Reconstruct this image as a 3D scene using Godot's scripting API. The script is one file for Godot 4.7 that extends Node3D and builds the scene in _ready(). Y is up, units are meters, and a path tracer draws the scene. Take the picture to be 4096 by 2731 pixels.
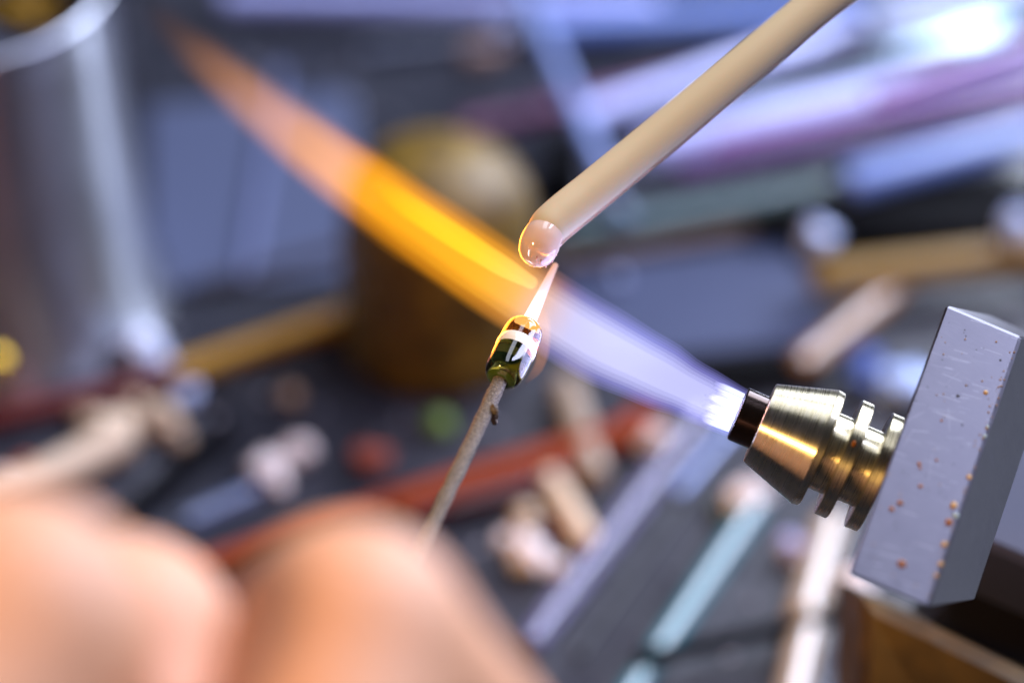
extends Node3D
# A bead maker's torch at work, close up: a bead on a mandrel in the flame, a glass rod with a molten tip, the brass burner,
# and the out-of-focus bench with canister, rods and crumbs behind. Real metres: the glass rods are five to six millimetres thick.

var rng := RandomNumberGenerator.new()
var used := {}
const BACK := Vector3(0, 0.5736, 0.8192)      # from the work towards the viewer
const RISE := Vector3(0, 0.8192, -0.5736)

# ---------------------------------------------------------------- names and tags
func numbered(n: String) -> String:
	var k: int = used.get(n, 0)
	used[n] = k + 1
	return n if k == 0 else "%s_%03d" % [n, k]

func tag(o: Node3D, label: String, category: String, group := "") -> Node3D:
	o.set_meta("label", label)
	o.set_meta("category", category)
	if group != "":
		o.set_meta("group", group)
	return o

func thing(called: String, label: String, category: String, base := Vector3.ZERO, group := "") -> Node3D:
	var o := Node3D.new()
	o.name = numbered(called)
	o.position = base
	add_child(o, true)
	tag(o, label, category, group)
	return o

# one mesh; its vertices are given in the scene's metres
func obj(called: String, mesh: Mesh, m: Material, parent: Node3D = null) -> MeshInstance3D:
	var o := MeshInstance3D.new()
	o.mesh = mesh
	o.material_override = m
	if parent == null:
		o.name = numbered(called)
		add_child(o, true)
	else:
		o.name = called
		if parent is MeshInstance3D:
			o.position = Vector3.ZERO
		else:
			o.position = -parent.position
		parent.add_child(o, true)
	return o

# ---------------------------------------------------------------- materials
func mat(c: Color, rough := 0.5, metal := 0.0, spec := 0.5) -> StandardMaterial3D:
	var m := StandardMaterial3D.new()
	m.albedo_color = c
	m.roughness = rough
	m.metallic = metal
	m.metallic_specular = spec
	return m

func glass(c: Color, a := 0.0, rough := 0.03) -> StandardMaterial3D:
	var m := mat(Color(c, a), rough)
	m.transparency = BaseMaterial3D.TRANSPARENCY_ALPHA
	m.refraction_enabled = true
	m.refraction_scale = 0.05
	return m

func shiny(c: Color, rough := 0.25) -> StandardMaterial3D:
	var m := mat(c, rough)
	m.clearcoat_enabled = true
	m.clearcoat = 0.8
	m.clearcoat_roughness = 0.08
	return m

func grain(freq: float, octaves: int, seed_: int, lo: Color, hi: Color, normal := false, strength := 4.0) -> NoiseTexture2D:
	var n := FastNoiseLite.new()
	n.noise_type = FastNoiseLite.TYPE_SIMPLEX_SMOOTH
	n.frequency = freq
	n.fractal_octaves = octaves
	n.seed = seed_
	var t := NoiseTexture2D.new()
	t.width = 512
	t.height = 512
	t.seamless = true
	t.noise = n
	if normal:
		t.as_normal_map = true
		t.bump_strength = strength
	else:
		var r := Gradient.new()
		r.set_color(0, lo)
		r.set_color(1, hi)
		t.color_ramp = r
	return t

func own_triplanar(m: StandardMaterial3D, per_metre: float) -> StandardMaterial3D:
	m.uv1_triplanar = true
	m.uv1_scale = Vector3.ONE * per_metre
	return m

func ramp(points: Array) -> ImageTexture:      # [[position, Color], ...] -> a strip of colour, in linear light
	var im := Image.create(256, 4, false, Image.FORMAT_RGBAF)
	for x in 256:
		var u := x / 255.0
		var c: Color = points[0][1]
		for k in range(1, points.size()):
			var a: float = points[k - 1][0]
			var b: float = points[k][0]
			if u >= a:
				c = (points[k - 1][1] as Color).lerp(points[k][1], clampf((u - a) / (b - a), 0.0, 1.0))
		for y in 4:
			im.set_pixel(x, y, c)
	return ImageTexture.create_from_image(im)

func burning(points: Array, energy: float, thin: float) -> StandardMaterial3D:     # gas that gives off light and hides next to nothing
	var m := mat(Color(0, 0, 0, thin), 1.0, 0.0, 0.0)
	m.transparency = BaseMaterial3D.TRANSPARENCY_ALPHA
	m.specular_mode = BaseMaterial3D.SPECULAR_DISABLED
	m.emission_enabled = true
	m.emission = Color.WHITE
	m.emission_operator = BaseMaterial3D.EMISSION_OP_MULTIPLY
	m.emission_texture = ramp(points)
	m.emission_energy_multiplier = energy / thin
	m.texture_repeat = false
	m.cull_mode = BaseMaterial3D.CULL_DISABLED
	return m

# ---------------------------------------------------------------- meshes
# rings of equal size -> closed or open skin, normals outward
func skin(rings: Array, uv_rings: Array, closed := true) -> ArrayMesh:
	var n: int = rings[0].size()
	var v := PackedVector3Array()
	var uv := PackedVector2Array()
	var ix := PackedInt32Array()
	for r in rings.size():
		v.append_array(rings[r])
		uv.append_array(uv_rings[r])
	var cols := n - 1
	for r in rings.size() - 1:
		for c in cols:
			var a := r * n + c
			ix.append_array([a, a + n, a + 1, a + 1, a + n, a + n + 1])
	return finish(v, uv, ix, n if closed else 0)

func finish(v: PackedVector3Array, uv: PackedVector2Array, ix: PackedInt32Array, seam := 0) -> ArrayMesh:
	var mid := Vector3.ZERO
	for p in v:
		mid += p
	mid /= v.size()
	var vol := 0.0
	for t in range(0, ix.size(), 3):
		vol += (v[ix[t]] - mid).dot((v[ix[t + 1]] - mid).cross(v[ix[t + 2]] - mid))
	if vol > 0.0:                                # outward seen anticlockwise: Godot wants clockwise
		for t in range(0, ix.size(), 3):
			var k := ix[t + 1]
			ix[t + 1] = ix[t + 2]
			ix[t + 2] = k
	var nn := PackedVector3Array()
	nn.resize(v.size())
	for t in range(0, ix.size(), 3):
		var f := (v[ix[t + 2]] - v[ix[t]]).cross(v[ix[t + 1]] - v[ix[t]])
		for k in 3:
			nn[ix[t + k]] += f
	if seam > 0:
		for r in range(0, v.size(), seam):
			var s := nn[r] + nn[r + seam - 1]
			nn[r] = s
			nn[r + seam - 1] = s
	for k in nn.size():
		nn[k] = nn[k].normalized() if nn[k].length_squared() > 0.0 else Vector3.UP
	var a := []
	a.resize(Mesh.ARRAY_MAX)
	a[Mesh.ARRAY_VERTEX] = v
	a[Mesh.ARRAY_NORMAL] = nn
	a[Mesh.ARRAY_TEX_UV] = uv
	a[Mesh.ARRAY_INDEX] = ix
	var m := ArrayMesh.new()
	m.add_surface_from_arrays(Mesh.PRIMITIVE_TRIANGLES, a)
	return m

func frame(d: Vector3) -> Array:
	var h := Vector3.UP if absf(d.y) < 0.9 else Vector3.RIGHT
	var x := h.cross(d).normalized()
	return [x, d.cross(x)]

# a round bar along a path; radius per point; ends closed by domes of the given flatness (0 flat, 1 half ball)
func bar(path: Array, radii: Array, sides := 20, dome := 0.35, wobble := 0.0) -> ArrayMesh:
	var pts := []
	var rr := []
	var n := path.size()
	var d0: Vector3 = (path[0] - path[1]).normalized()
	var d1: Vector3 = (path[n - 1] - path[n - 2]).normalized()
	for k in 4:
		var w := k / 4.0 * PI / 2.0
		pts.append(path[0] + d0 * radii[0] * dome * cos(w))
		rr.append(maxf(radii[0] * sin(w), 1e-6))
	for k in n:
		pts.append(path[k])
		rr.append(radii[k])
	for k in range(3, -1, -1):
		var w := k / 4.0 * PI / 2.0
		pts.append(path[n - 1] + d1 * radii[n - 1] * dome * cos(w))
		rr.append(maxf(radii[n - 1] * sin(w), 1e-6))
	var axes := []
	var total := 0.0
	var run := [0.0]
	for k in range(1, pts.size()):
		total += (pts[k] as Vector3).distance_to(pts[k - 1])
		run.append(total)
	var x: Vector3 = frame((path[1] - path[0]).normalized())[0]
	var rings := []
	var uvs := []
	for k in pts.size():
		var t: Vector3
		if k < 5:
			t = (path[1] - path[0]).normalized()
		elif k >= pts.size() - 5:
			t = d1
		else:
			t = (pts[k + 1] - pts[k - 1]).normalized()
		x = (x - t * x.dot(t)).normalized()
		var y := t.cross(x)
		var ring := PackedVector3Array()
		var uv := PackedVector2Array()
		for s in sides + 1:
			var w := TAU * (s % sides) / sides
			var r: float = rr[k]
			if wobble > 0.0 and k > 3 and k < pts.size() - 4:
				r *= 1.0 + wobble * (hash01(s % sides, k) - 0.5)
			ring.append(pts[k] + (x * cos(w) + y * sin(w)) * r)
			uv.append(Vector2(run[k] / total, float(s) / sides))
		rings.append(ring)
		uvs.append(uv)
	return skin(rings, uvs)

func hash01(a: int, b: int) -> float:
	return float(absi(hash(Vector2i(a, b))) % 10007) / 10007.0

func smooth_path(p: Array, steps: int) -> Array:
	var out := []
	for k in p.size() - 1:
		var a: Vector3 = p[maxi(k - 1, 0)]
		var b: Vector3 = p[k]
		var c: Vector3 = p[k + 1]
		var d: Vector3 = p[mini(k + 2, p.size() - 1)]
		for s in steps:
			out.append(b.cubic_interpolate(c, a, d, float(s) / steps))
	out.append(p[-1])
	return out

func smooth_values(p: Array, steps: int) -> Array:
	var out := []
	for k in p.size() - 1:
		for s in steps:
			var f := float(s) / steps
			f = f * f * (3.0 - 2.0 * f)
			out.append(lerpf(p[k], p[k + 1], f))
	out.append(p[-1])
	return out

# a turned shape: profile of (distance along, radius); each stretch keeps its own edge unless soft
func turned(at: Vector3, along: Vector3, profile: Array, sides := 64, soft := false) -> ArrayMesh:
	var f := frame(along)
	var whole := SurfaceTool.new()
	whole.begin(Mesh.PRIMITIVE_TRIANGLES)
	var ring := func(p: Vector2) -> PackedVector3Array:
		var o := PackedVector3Array()
		for s in sides + 1:
			var w := TAU * (s % sides) / sides
			o.append(at + along * p.x + (f[0] * cos(w) + f[1] * sin(w)) * maxf(p.y, 1e-6))
		return o
	var uvr := func(v: float) -> PackedVector2Array:
		var o := PackedVector2Array()
		for s in sides + 1:
			o.append(Vector2(float(s) / sides, v))
		return o
	if soft:
		var rs := []
		var us := []
		for k in profile.size():
			rs.append(ring.call(profile[k]))
			us.append(uvr.call(float(k) / profile.size()))
		return skin(rs, us)
	var far := 0.0
	var v := PackedVector3Array()
	var nn := PackedVector3Array()
	var uv := PackedVector2Array()
	var ix := PackedInt32Array()
	for k in profile.size() - 1:
		var p: Vector2 = profile[k]
		var q: Vector2 = profile[k + 1]
		var dir := q - p
		var out2 := Vector2(-dir.y, dir.x).normalized()       # profile runs from front to back: outward is (-dr, dx)
		var base := v.size()
		for e in 2:
			var at_p := p if e == 0 else q
			var rg: PackedVector3Array = ring.call(at_p)
			for s in sides + 1:
				var w := TAU * (s % sides) / sides
				v.append(rg[s])
				nn.append((along * out2.x + (f[0] * cos(w) + f[1] * sin(w)) * out2.y).normalized())
				uv.append(Vector2(float(s) / sides, (far + dir.length() * e) * 60.0))
		far += dir.length()
		for s in sides:
			var a := base + s
			var b := a + sides + 1
			var fn := (v[b] - v[a]).cross(v[a + 1] - v[a])
			if fn.length_squared() < 1e-22:
				fn = (v[b + 1] - v[a]).cross(v[b] - v[a]) * -1.0
			if fn.dot(nn[a] + nn[b]) > 0.0:
				ix.append_array([a, a + 1, b, a + 1, b + 1, b])
			else:
				ix.append_array([a, b, a + 1, a + 1, b, b + 1])
	var arr := []
	arr.resize(Mesh.ARRAY_MAX)
	arr[Mesh.ARRAY_VERTEX] = v
	arr[Mesh.ARRAY_NORMAL] = nn
	arr[Mesh.ARRAY_TEX_UV] = uv
	arr[Mesh.ARRAY_INDEX] = ix
	var m := ArrayMesh.new()
	m.add_surface_from_arrays(Mesh.PRIMITIVE_TRIANGLES, arr)
	return m

# a block spanned by three half edges about a middle, its edges chamfered
func block(mid: Vector3, x: Vector3, y: Vector3, z: Vector3, cut: float) -> ArrayMesh:
	var st := SurfaceTool.new()
	st.begin(Mesh.PRIMITIVE_TRIANGLES)
	st.set_smooth_group(-1)
	var e := [x, y, z]
	var l := [x.length(), y.length(), z.length()]
	var corner := func(s: Array, face: int) -> Vector3:      # the corner point that lies on this face
		var p := mid
		for k in 3:
			p += e[k] * s[k] * (1.0 if k == face else (l[k] - cut) / l[k])
		return p
	var tri := func(a: Vector3, b: Vector3, c: Vector3):
		if (b - a).cross(c - a).dot((a + b + c) / 3.0 - mid) > 0.0:
			for p in [a, c, b]:
				st.add_vertex(p)
		else:
			for p in [a, b, c]:
				st.add_vertex(p)
	for f in 3:
		var u := (f + 1) % 3
		var w := (f + 2) % 3
		for s in [-1.0, 1.0]:
			var q := []
			for k in [[-1.0, -1.0], [1.0, -1.0], [1.0, 1.0], [-1.0, 1.0]]:
				var sg := [0.0, 0.0, 0.0]
				sg[f] = s
				sg[u] = k[0]
				sg[w] = k[1]
				q.append(corner.call(sg, f))
			tri.call(q[0], q[1], q[2])
			tri.call(q[0], q[2], q[3])
		for s in [[-1.0, -1.0], [1.0, -1.0], [1.0, 1.0], [-1.0, 1.0]]:     # the chamfer between faces u and w, running along f
			var q := []
			for k in [-1.0, 1.0]:
				var sg := [0.0, 0.0, 0.0]
				sg[f] = k
				sg[u] = s[0]
				sg[w] = s[1]
				q.append(corner.call(sg, u))
				q.append(corner.call(sg, w))
			tri.call(q[0], q[1], q[3])
			tri.call(q[0], q[3], q[2])
	for a in [-1.0, 1.0]:
		for b in [-1.0, 1.0]:
			for c in [-1.0, 1.0]:
				var sg := [a, b, c]
				tri.call(corner.call(sg, 0), corner.call(sg, 1), corner.call(sg, 2))
	st.generate_normals()
	return st.commit()

# a lump with an uneven skin
func lump(at: Vector3, size: Vector3, turn: float, rough: float, seed_: int, detail := 14) -> ArrayMesh:
	var n := FastNoiseLite.new()
	n.seed = seed_
	n.frequency = 1.0
	n.fractal_octaves = 3
	var b := Basis(Vector3.UP, turn)
	var rings := []
	var uvs := []
	for i in detail + 1:
		var th := PI * i / detail
		var ring := PackedVector3Array()
		var uv := PackedVector2Array()
		for j in detail * 2 + 1:
			var ph := TAU * (j % (detail * 2)) / (detail * 2)
			var d := Vector3(sin(th) * cos(ph), cos(th), sin(th) * sin(ph))
			ring.append(at + b * (d * size * (1.0 + rough * n.get_noise_3dv(d * 1.3))))
			uv.append(Vector2(float(j) / detail, float(i) / detail))
		rings.append(ring)
		uvs.append(uv)
	return skin(rings, uvs)

# a skin round joined bones: distance to tapered capsules, smoothly joined, meshed one vertex per crossed cell
func flesh(bones: Array, cell: float, blend: float) -> ArrayMesh:
	var lo := Vector3.ONE * 1e9
	var hi := -lo
	for bn in bones:
		for k in 2:
			var r: float = bn[2 + k] + cell * 3.0
			lo = lo.min(bn[k] - Vector3.ONE * r)
			hi = hi.max(bn[k] + Vector3.ONE * r)
	var nx := int((hi.x - lo.x) / cell) + 2
	var ny := int((hi.y - lo.y) / cell) + 2
	var nz := int((hi.z - lo.z) / cell) + 2
	var field := PackedFloat32Array()
	field.resize(nx * ny * nz)
	field.fill(1e3)
	for bn in bones:                              # smooth minimum by summed exponentials, only near each bone
		var a: Vector3 = bn[0]
		var ab: Vector3 = bn[1] - a
		var ll := maxf(ab.length_squared(), 1e-12)
		var ra: float = bn[2]
		var rb: float = bn[3]
		var reach := maxf(ra, rb) + blend * 4.0 + cell * 2.0
		var b0 := (a.min(bn[1]) - Vector3.ONE * reach - lo) / cell
		var b1 := (a.max(bn[1]) + Vector3.ONE * reach - lo) / cell
		for z in range(maxi(0, int(b0.z)), mini(nz, int(b1.z) + 2)):
			for y in range(maxi(0, int(b0.y)), mini(ny, int(b1.y) + 2)):
				var row := (z * ny + y) * nx
				for x in range(maxi(0, int(b0.x)), mini(nx, int(b1.x) + 2)):
					var p := lo + Vector3(x, y, z) * cell - a
					var h := clampf(p.dot(ab) / ll, 0.0, 1.0)
					var d := (p - ab * h).length() - lerpf(ra, rb, h)
					if d < reach:
						var f := field[row + x]
						if f > 100.0:
							field[row + x] = d
						else:
							var q := maxf(blend - absf(f - d), 0.0) / blend
							field[row + x] = minf(f, d) - q * q * blend * 0.25
	var at := PackedInt32Array()
	at.resize(nx * ny * nz)
	at.fill(-1)
	var v := PackedVector3Array()
	var step := [1, nx, nx * ny]
	var offs := []
	for k in 8:
		offs.append((k & 1) + ((k >> 1) & 1) * nx + ((k >> 2) & 1) * nx * ny)
	for z in nz - 1:
		for y in ny - 1:
			for x in nx - 1:
				var i := (z * ny + y) * nx + x
				if field[i] > 99.0:
					continue
				var inside := 0
				for k in 8:
					if field[i + offs[k]] < 0.0:
						inside += 1
				if inside == 0 or inside == 8:
					continue
				var sum := Vector3.ZERO
				var cnt := 0
				for k in 8:
					for ax in 3:
						if (k >> ax) & 1:
							continue
						var f0 := field[i + offs[k]]
						var f1 := field[i + offs[k | (1 << ax)]]
						if (f0 < 0.0) != (f1 < 0.0):
							var pt := Vector3(k & 1, (k >> 1) & 1, (k >> 2) & 1)
							pt[ax] = f0 / (f0 - f1)
							sum += pt
							cnt += 1
				at[i] = v.size()
				v.append(lo + (Vector3(x, y, z) + sum / cnt) * cell)
	var ix := PackedInt32Array()
	for z in range(1, nz - 1):
		for y in range(1, ny - 1):
			for x in range(1, nx - 1):
				var i := (z * ny + y) * nx + x
				for ax in 3:
					var in0 := field[i] < 0.0
					if in0 == (field[i + step[ax]] < 0.0):
						continue
					var u: int = step[(ax + 1) % 3]
					var w: int = step[(ax + 2) % 3]
					var q := [at[i], at[i - u], at[i - u - w], at[i - w]]
					if q.min() < 0:
						continue
					if in0:
						ix.append_array([q[0], q[1], q[2], q[0], q[2], q[3]])
					else:
						ix.append_array([q[0], q[2], q[1], q[0], q[3], q[2]])
	var uv := PackedVector2Array()
	uv.resize(v.size())
	return finish(v, uv, ix)

# ---------------------------------------------------------------- builders of the bench's things
func rod(called: String, a: Vector3, b: Vector3, r: float, m: Material, label: String, category := "glass rod", group := "") -> MeshInstance3D:
	var path := []
	var rr := []
	for k in 7:
		path.append(a.lerp(b, k / 6.0))
		rr.append(r * (1.0 + 0.03 * (hash01(k, int(a.x * 9999.0)) - 0.5)))
	var o := obj(called, bar(path, rr, 24, 0.5), m)
	tag(o, label, category, group)
	return o

func crumb(called: String, c: Vector3, r: float, stretch: Vector3, m: Material, seed_: int, label: String, category: String, group := "") -> MeshInstance3D:
	var o := obj(called, lump(c, stretch * r, seed_ * 1.7, 0.55, seed_), m)
	tag(o, label, category, group)
	return o

func area(called: String, at: Vector3, aim: Vector3, size: Vector2, c: Color, e: float) -> void:
	var l := AreaLight3D.new()
	l.name = called
	l.area_size = size
	l.light_color = c
	l.light_energy = e
	l.area_range = 6.0
	l.shadow_enabled = true
	add_child(l, true)
	l.look_at_from_position(at, aim, Vector3.UP if absf((aim - at).normalized().y) < 0.95 else Vector3.RIGHT)

func _ready() -> void:
	rng.seed = 7
	# ---------------------------------------------------------------- camera, air, lights
	var cam := Camera3D.new()
	cam.name = "camera"
	var lens := CameraAttributesPhysical.new()
	lens.frustum_focal_length = 100.9
	lens.frustum_focus_distance = 0.35
	lens.frustum_near = 0.02
	lens.frustum_far = 20.0
	lens.exposure_aperture = 7.3
	cam.attributes = lens
	add_child(cam, true)
	cam.look_at_from_position(Vector3(0.00000, 0.31575, 0.28670), Vector3(0, 0.115, 0), Vector3.UP)
	cam.current = true
	var env := Environment.new()
	env.background_mode = Environment.BG_COLOR
	env.background_color = Color(0.175, 0.18, 0.215)
	env.tonemap_mode = Environment.TONE_MAPPER_LINEAR
	env.tonemap_exposure = 1.0
	env.sdfgi_enabled = true
	env.ssao_enabled = true
	env.ssil_enabled = true
	var we := WorldEnvironment.new()
	we.name = "environment"
	we.environment = env
	add_child(we, true)
	area("window_light", Vector3(0.42, 0.50, -0.54), Vector3(0.0, 0.08, -0.08), Vector2(0.50, 0.42), Color(0.87, 0.905, 1.0), 1.25)
	area("tube_lamp_light", Vector3(0.32, 0.36, -0.10), Vector3(0.0, 0.14, 0.06), Vector2(0.06, 0.36), Color(0.82, 0.84, 1.0), 0.17)
	area("ceiling_lamp_light", Vector3(0.12, 0.75, -0.23), Vector3(0.05, 0.05, -0.08), Vector2(0.5, 0.20), Color(0.90, 0.92, 1.0), 0.23)
	var lamp := SpotLight3D.new()
	lamp.name = "desk_lamp_light"
	lamp.light_color = Color(1.0, 0.80, 0.50)
	lamp.light_energy = 0.29
	lamp.light_size = 0.035
	lamp.spot_angle = 12.0
	lamp.spot_angle_attenuation = 0.6
	lamp.spot_range = 4.0
	lamp.spot_attenuation = 2.0
	lamp.shadow_enabled = true
	add_child(lamp, true)
	lamp.look_at_from_position(Vector3(-0.38, 0.43, 0.38), Vector3(0.005, 0.12, 0.035), Vector3.UP)

	# ---------------------------------------------------------------- the bench
	var bench_m := mat(Color(0.225, 0.23, 0.262), 0.40)
	bench_m.albedo_texture = grain(0.02, 4, 3, Color(0.7, 0.7, 0.72), Color(1, 1, 1))
	bench_m.roughness_texture = grain(0.03, 3, 5, Color(0.55, 0.55, 0.55), Color(1, 1, 1))
	own_triplanar(bench_m, 6.0)
	var bench := obj("bench_top", block(Vector3(0, -0.02, -0.25), Vector3(0.9, 0, 0), Vector3(0, 0.02, 0), Vector3(0, 0, 0.7), 0.002), bench_m)
	bench.set_meta("kind", "structure")
	bench.set_meta("label", "grey metal bench top strewn with glass crumbs")

	build_torch()
	build_bead()
	build_feed_rod()
	build_flame()
	build_hand()
	build_bench_lamp()
	build_canister()
	build_wooden_block()
	build_rods()
	build_crumbs()

# ---------------------------------------------------------------- the burner
func build_torch() -> void:
	var right := Vector3.RIGHT
	# its length runs along a, the bracket along l
	var a := (right * 0.917 - RISE * 0.394 + BACK * 0.06).normalized()        # from the burner's mouth backwards
	var l := (right * -0.44 - RISE * 0.93 + BACK * 0.68).normalized()        # down the steel bracket
	var n := a.cross(l).normalized()
	if n.dot(BACK) < 0.0:
		n = -n
	var mouth := Vector3(0.02748, 0.10786, 0.00500)
	var u := 0.00005                                                  # metres per measured unit along the axis
	var k := 0.00005
	var t := thing("bench_torch", "brass nosed bench torch bolted to a scratched steel bracket, its mouth spitting blue flame", "torch", Vector3(mouth.x + 0.02, 0, mouth.z))
	var dark := mat(Color(0.23, 0.19, 0.17), 0.24, 0.9)
	dark.roughness_texture = grain(0.05, 4, 11, Color(0.5, 0.5, 0.5), Color(1, 1, 1))
	own_triplanar(dark, 120.0)
	var brass := mat(Color(0.85, 0.82, 0.72), 0.30, 1.0)
	var lathe_marks := FastNoiseLite.new()
	lathe_marks.frequency = 0.09
	lathe_marks.fractal_octaves = 4
	lathe_marks.seed = 21
	# turning marks: fine rings round the part, broken up a little along the turn
	var im := Image.create(256, 512, false, Image.FORMAT_RGB8)
	var im2 := Image.create(256, 512, false, Image.FORMAT_RGB8)
	for y in 512:
		for x in 256:
			var g := lathe_marks.get_noise_2d(absf(x - 128.0) * 0.03, y * 4.0) * 0.5 + 0.5
			var s := lathe_marks.get_noise_2d(absf(x - 128.0) * 0.35 + 900.0, absf(y - 256.0) * 0.35) * 0.5 + 0.5
			var gr := clampf(0.38 + 0.42 * g + 0.14 * (s - 0.5), 0, 1)
			im.set_pixel(x, y, Color(gr, gr, gr))
			im2.set_pixel(x, y, Color(0.95 + 0.05 * s, 0.93 + 0.07 * s, 0.84 + 0.16 * s) * (0.90 + 0.10 * g))
	brass.roughness_texture = ImageTexture.create_from_image(im)
	brass.roughness = 0.50
	brass.albedo_texture = ImageTexture.create_from_image(im2)
	brass.anisotropy_enabled = true
	brass.anisotropy = -0.8
	brass.heightmap_enabled = true
	brass.heightmap_texture = brass.roughness_texture
	brass.heightmap_scale = 0.00012
	var steel := mat(Color(0.58, 0.58, 0.61), 0.40, 0.95)
	var at := func(x: float) -> Vector3:
		return mouth + a * x * u
	var prof := func(list: Array) -> Array:
		var o := []
		for p in list:
			o.append(Vector2(p[0] * u, p[1] * k * 1.06))
		return o
	var zero := mouth
	# burner tip: a dark tube whose face is pierced by ports
	var tip := obj("burner_tip", turned(zero, a, prof.call([[1, 0.01], [1, 59], [3, 63.5], [6, 65], [72, 65]])), dark, t)
	var hole_m := mat(Color(0.02, 0.02, 0.03), 0.6)
	var f := frame(a)
	var ports := [Vector2.ZERO]
	for q in 6:
		ports.append(Vector2.from_angle(TAU * q / 6.0) * 24.0)
	for q in 12:
		ports.append(Vector2.from_angle(TAU * q / 12.0 + 0.2) * 47.0)
	for q in ports:
		obj("port", turned(zero + (f[0] * q.x + f[1] * q.y) * k, a, prof.call([[-0.5, 0.01], [-0.5, 4.5], [0.9, 5.5]]), 10), hole_m, tip)
	obj("cone", turned(zero, a, prof.call([[60, 60], [59.5, 94], [61, 97.5], [202, 140], [206, 141.5], [222, 139.5], [225, 136], [224.5, 92]]), 96), brass, t)
	obj("neck", turned(zero, a, prof.call([[220, 94], [268, 94]]), 80), brass, t)
	obj("collar", turned(zero, a, prof.call([[266.8, 92], [266.8, 139], [269, 142], [297, 142], [299.4, 139], [299.4, 92]]), 96), brass, t)
	obj("neck", turned(zero, a, prof.call([[298, 92.5], [350, 92.5]]), 80), brass, t)
	obj("collar", turned(zero, a, prof.call([[346, 91], [346, 139], [348.5, 142], [378, 142], [380, 139], [380, 60]]), 96), brass, t)
	# a bit of grease and rust on the neck
	var rust := mat(Color(0.66, 0.42, 0.15), 0.7)
	rust.albedo_texture = grain(0.05, 3, 8, Color(0.7, 0.6, 0.55), Color(1, 1, 1))
	own_triplanar(rust, 400.0)
	obj("rust_speck", lump(Vector3(0.04076, 0.10994, 0.01392), Vector3(6, 9, 5) * k, 0.3, 0.5, 4, 7), rust, t)
	obj("rust_speck", lump(Vector3(0.04503, 0.10863, 0.01606), Vector3(6, 4, 4) * k, 0.9, 0.5, 5, 7), rust, t)
	# the steel bracket
	var face_mid := Vector3(0.04985, 0.11250, 0.01884)
	var half_a := 99.0 * 0.00005
	var half_l := 338.0 * 0.00005 / 0.83
	var zv := BACK * 0.010 - right * 0.0042 + RISE * 0.0005       # half the bracket's depth, out of its face
	var sm := Image.create(1024, 1024, false, Image.FORMAT_RGB8)
	var hm := Image.create(1024, 1024, false, Image.FORMAT_RGB8)
	var cloud := FastNoiseLite.new()
	cloud.frequency = 0.007
	cloud.fractal_octaves = 5
	cloud.seed = 31
	for y in 1024:
		for x in 1024:
			var c := cloud.get_noise_2d(x, y) * 0.5 + 0.5
			var fine := cloud.get_noise_2d(x * 1.5, y * 60.0) * 0.5 + 0.5
			var g := 0.56 + 0.05 * c + 0.12 * (fine - 0.5)
			sm.set_pixel(x, y, Color(g, g * 0.985, g))
			var h := 0.50 + 0.08 * (c - 0.5) + 0.25 * (fine - 0.5)
			hm.set_pixel(x, y, Color(h, h, h))
	for q in 190:                                # scratches: short straight nicks, most of them across the bar
		var x0 := rng.randf() * 1024.0
		var y0 := rng.randf() * 1024.0
		var ang := rng.randfn(-0.12, 0.10) if q < 160 else rng.randf() * 3.0
		var len_ := rng.randf_range(20, 170)
		var depth := rng.randf_range(0.05, 0.24)
		var wide := 1 + q % 3
		for z in int(len_ * 2.0):
			for w in wide:
				var px := int(x0 + cos(ang) * z * 0.5)
				var py := int(y0 + sin(ang) * z * 0.5) + w
				if px >= 0 and py >= 0 and px < 1024 and py < 1024:
					var g := minf(sm.get_pixel(px, py).r + depth, 1.0)
					sm.set_pixel(px, py, Color(g, g, g))
					var h := minf(hm.get_pixel(px, py).r + depth, 0.95)
					hm.set_pixel(px, py, Color(h, h, h))
	for q in 110:                                # pits and dark spots
		var p := Vector2i(rng.randi_range(6, 1017), rng.randi_range(6, 1017))
		var r := rng.randi_range(1, 3)
		for dy in range(-r, r + 1):
			for dx in range(-r, r + 1):
				if dx * dx + dy * dy <= r * r + 1:
					sm.set_pixel(p.x + dx, p.y + dy, Color(0.22, 0.19, 0.17))
	steel.albedo_texture = ImageTexture.create_from_image(sm)
	steel.roughness_texture = ImageTexture.create_from_image(hm)
	steel.roughness = 0.8
	steel.heightmap_enabled = true
	steel.heightmap_texture = steel.roughness_texture
	steel.heightmap_scale = 0.0005
	var mid := face_mid - zv
	var box := MeshInstance3D.new()
	box.name = "steel_bracket"
	t.add_child(box, true)
	# its own axes: x along the torch, y up the bar, z out of the face
	var bas := Basis(a, -l, n)
	box.transform = Transform3D(bas, mid - t.position)
	var zl := bas.inverse() * zv
	box.mesh = block(Vector3.ZERO, Vector3(half_a, 0, 0), Vector3(0, half_l, 0), zl, 0.00035)
	own_triplanar(steel, 34.0)
	box.material_override = steel
	var grit := func(called: String, px: Vector2, r: float, m: Material, sd: int, st := Vector3(1, 1, 0.7)):
		var o := obj(called, lump(Vector3(px.x, px.y, 0) + zl, st * r, 0.0, 0.55, sd, 7), m, box)
		o.position = Vector3.ZERO
	# grains of rust and dirt stuck to the face: (share across, share up, radius in mm)
	var gold := mat(Color(0.72, 0.55, 0.28), 0.5)
	var pale := mat(Color(0.60, 0.66, 0.62), 0.4)
	var black := mat(Color(0.10, 0.09, 0.10), 0.7)
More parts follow.
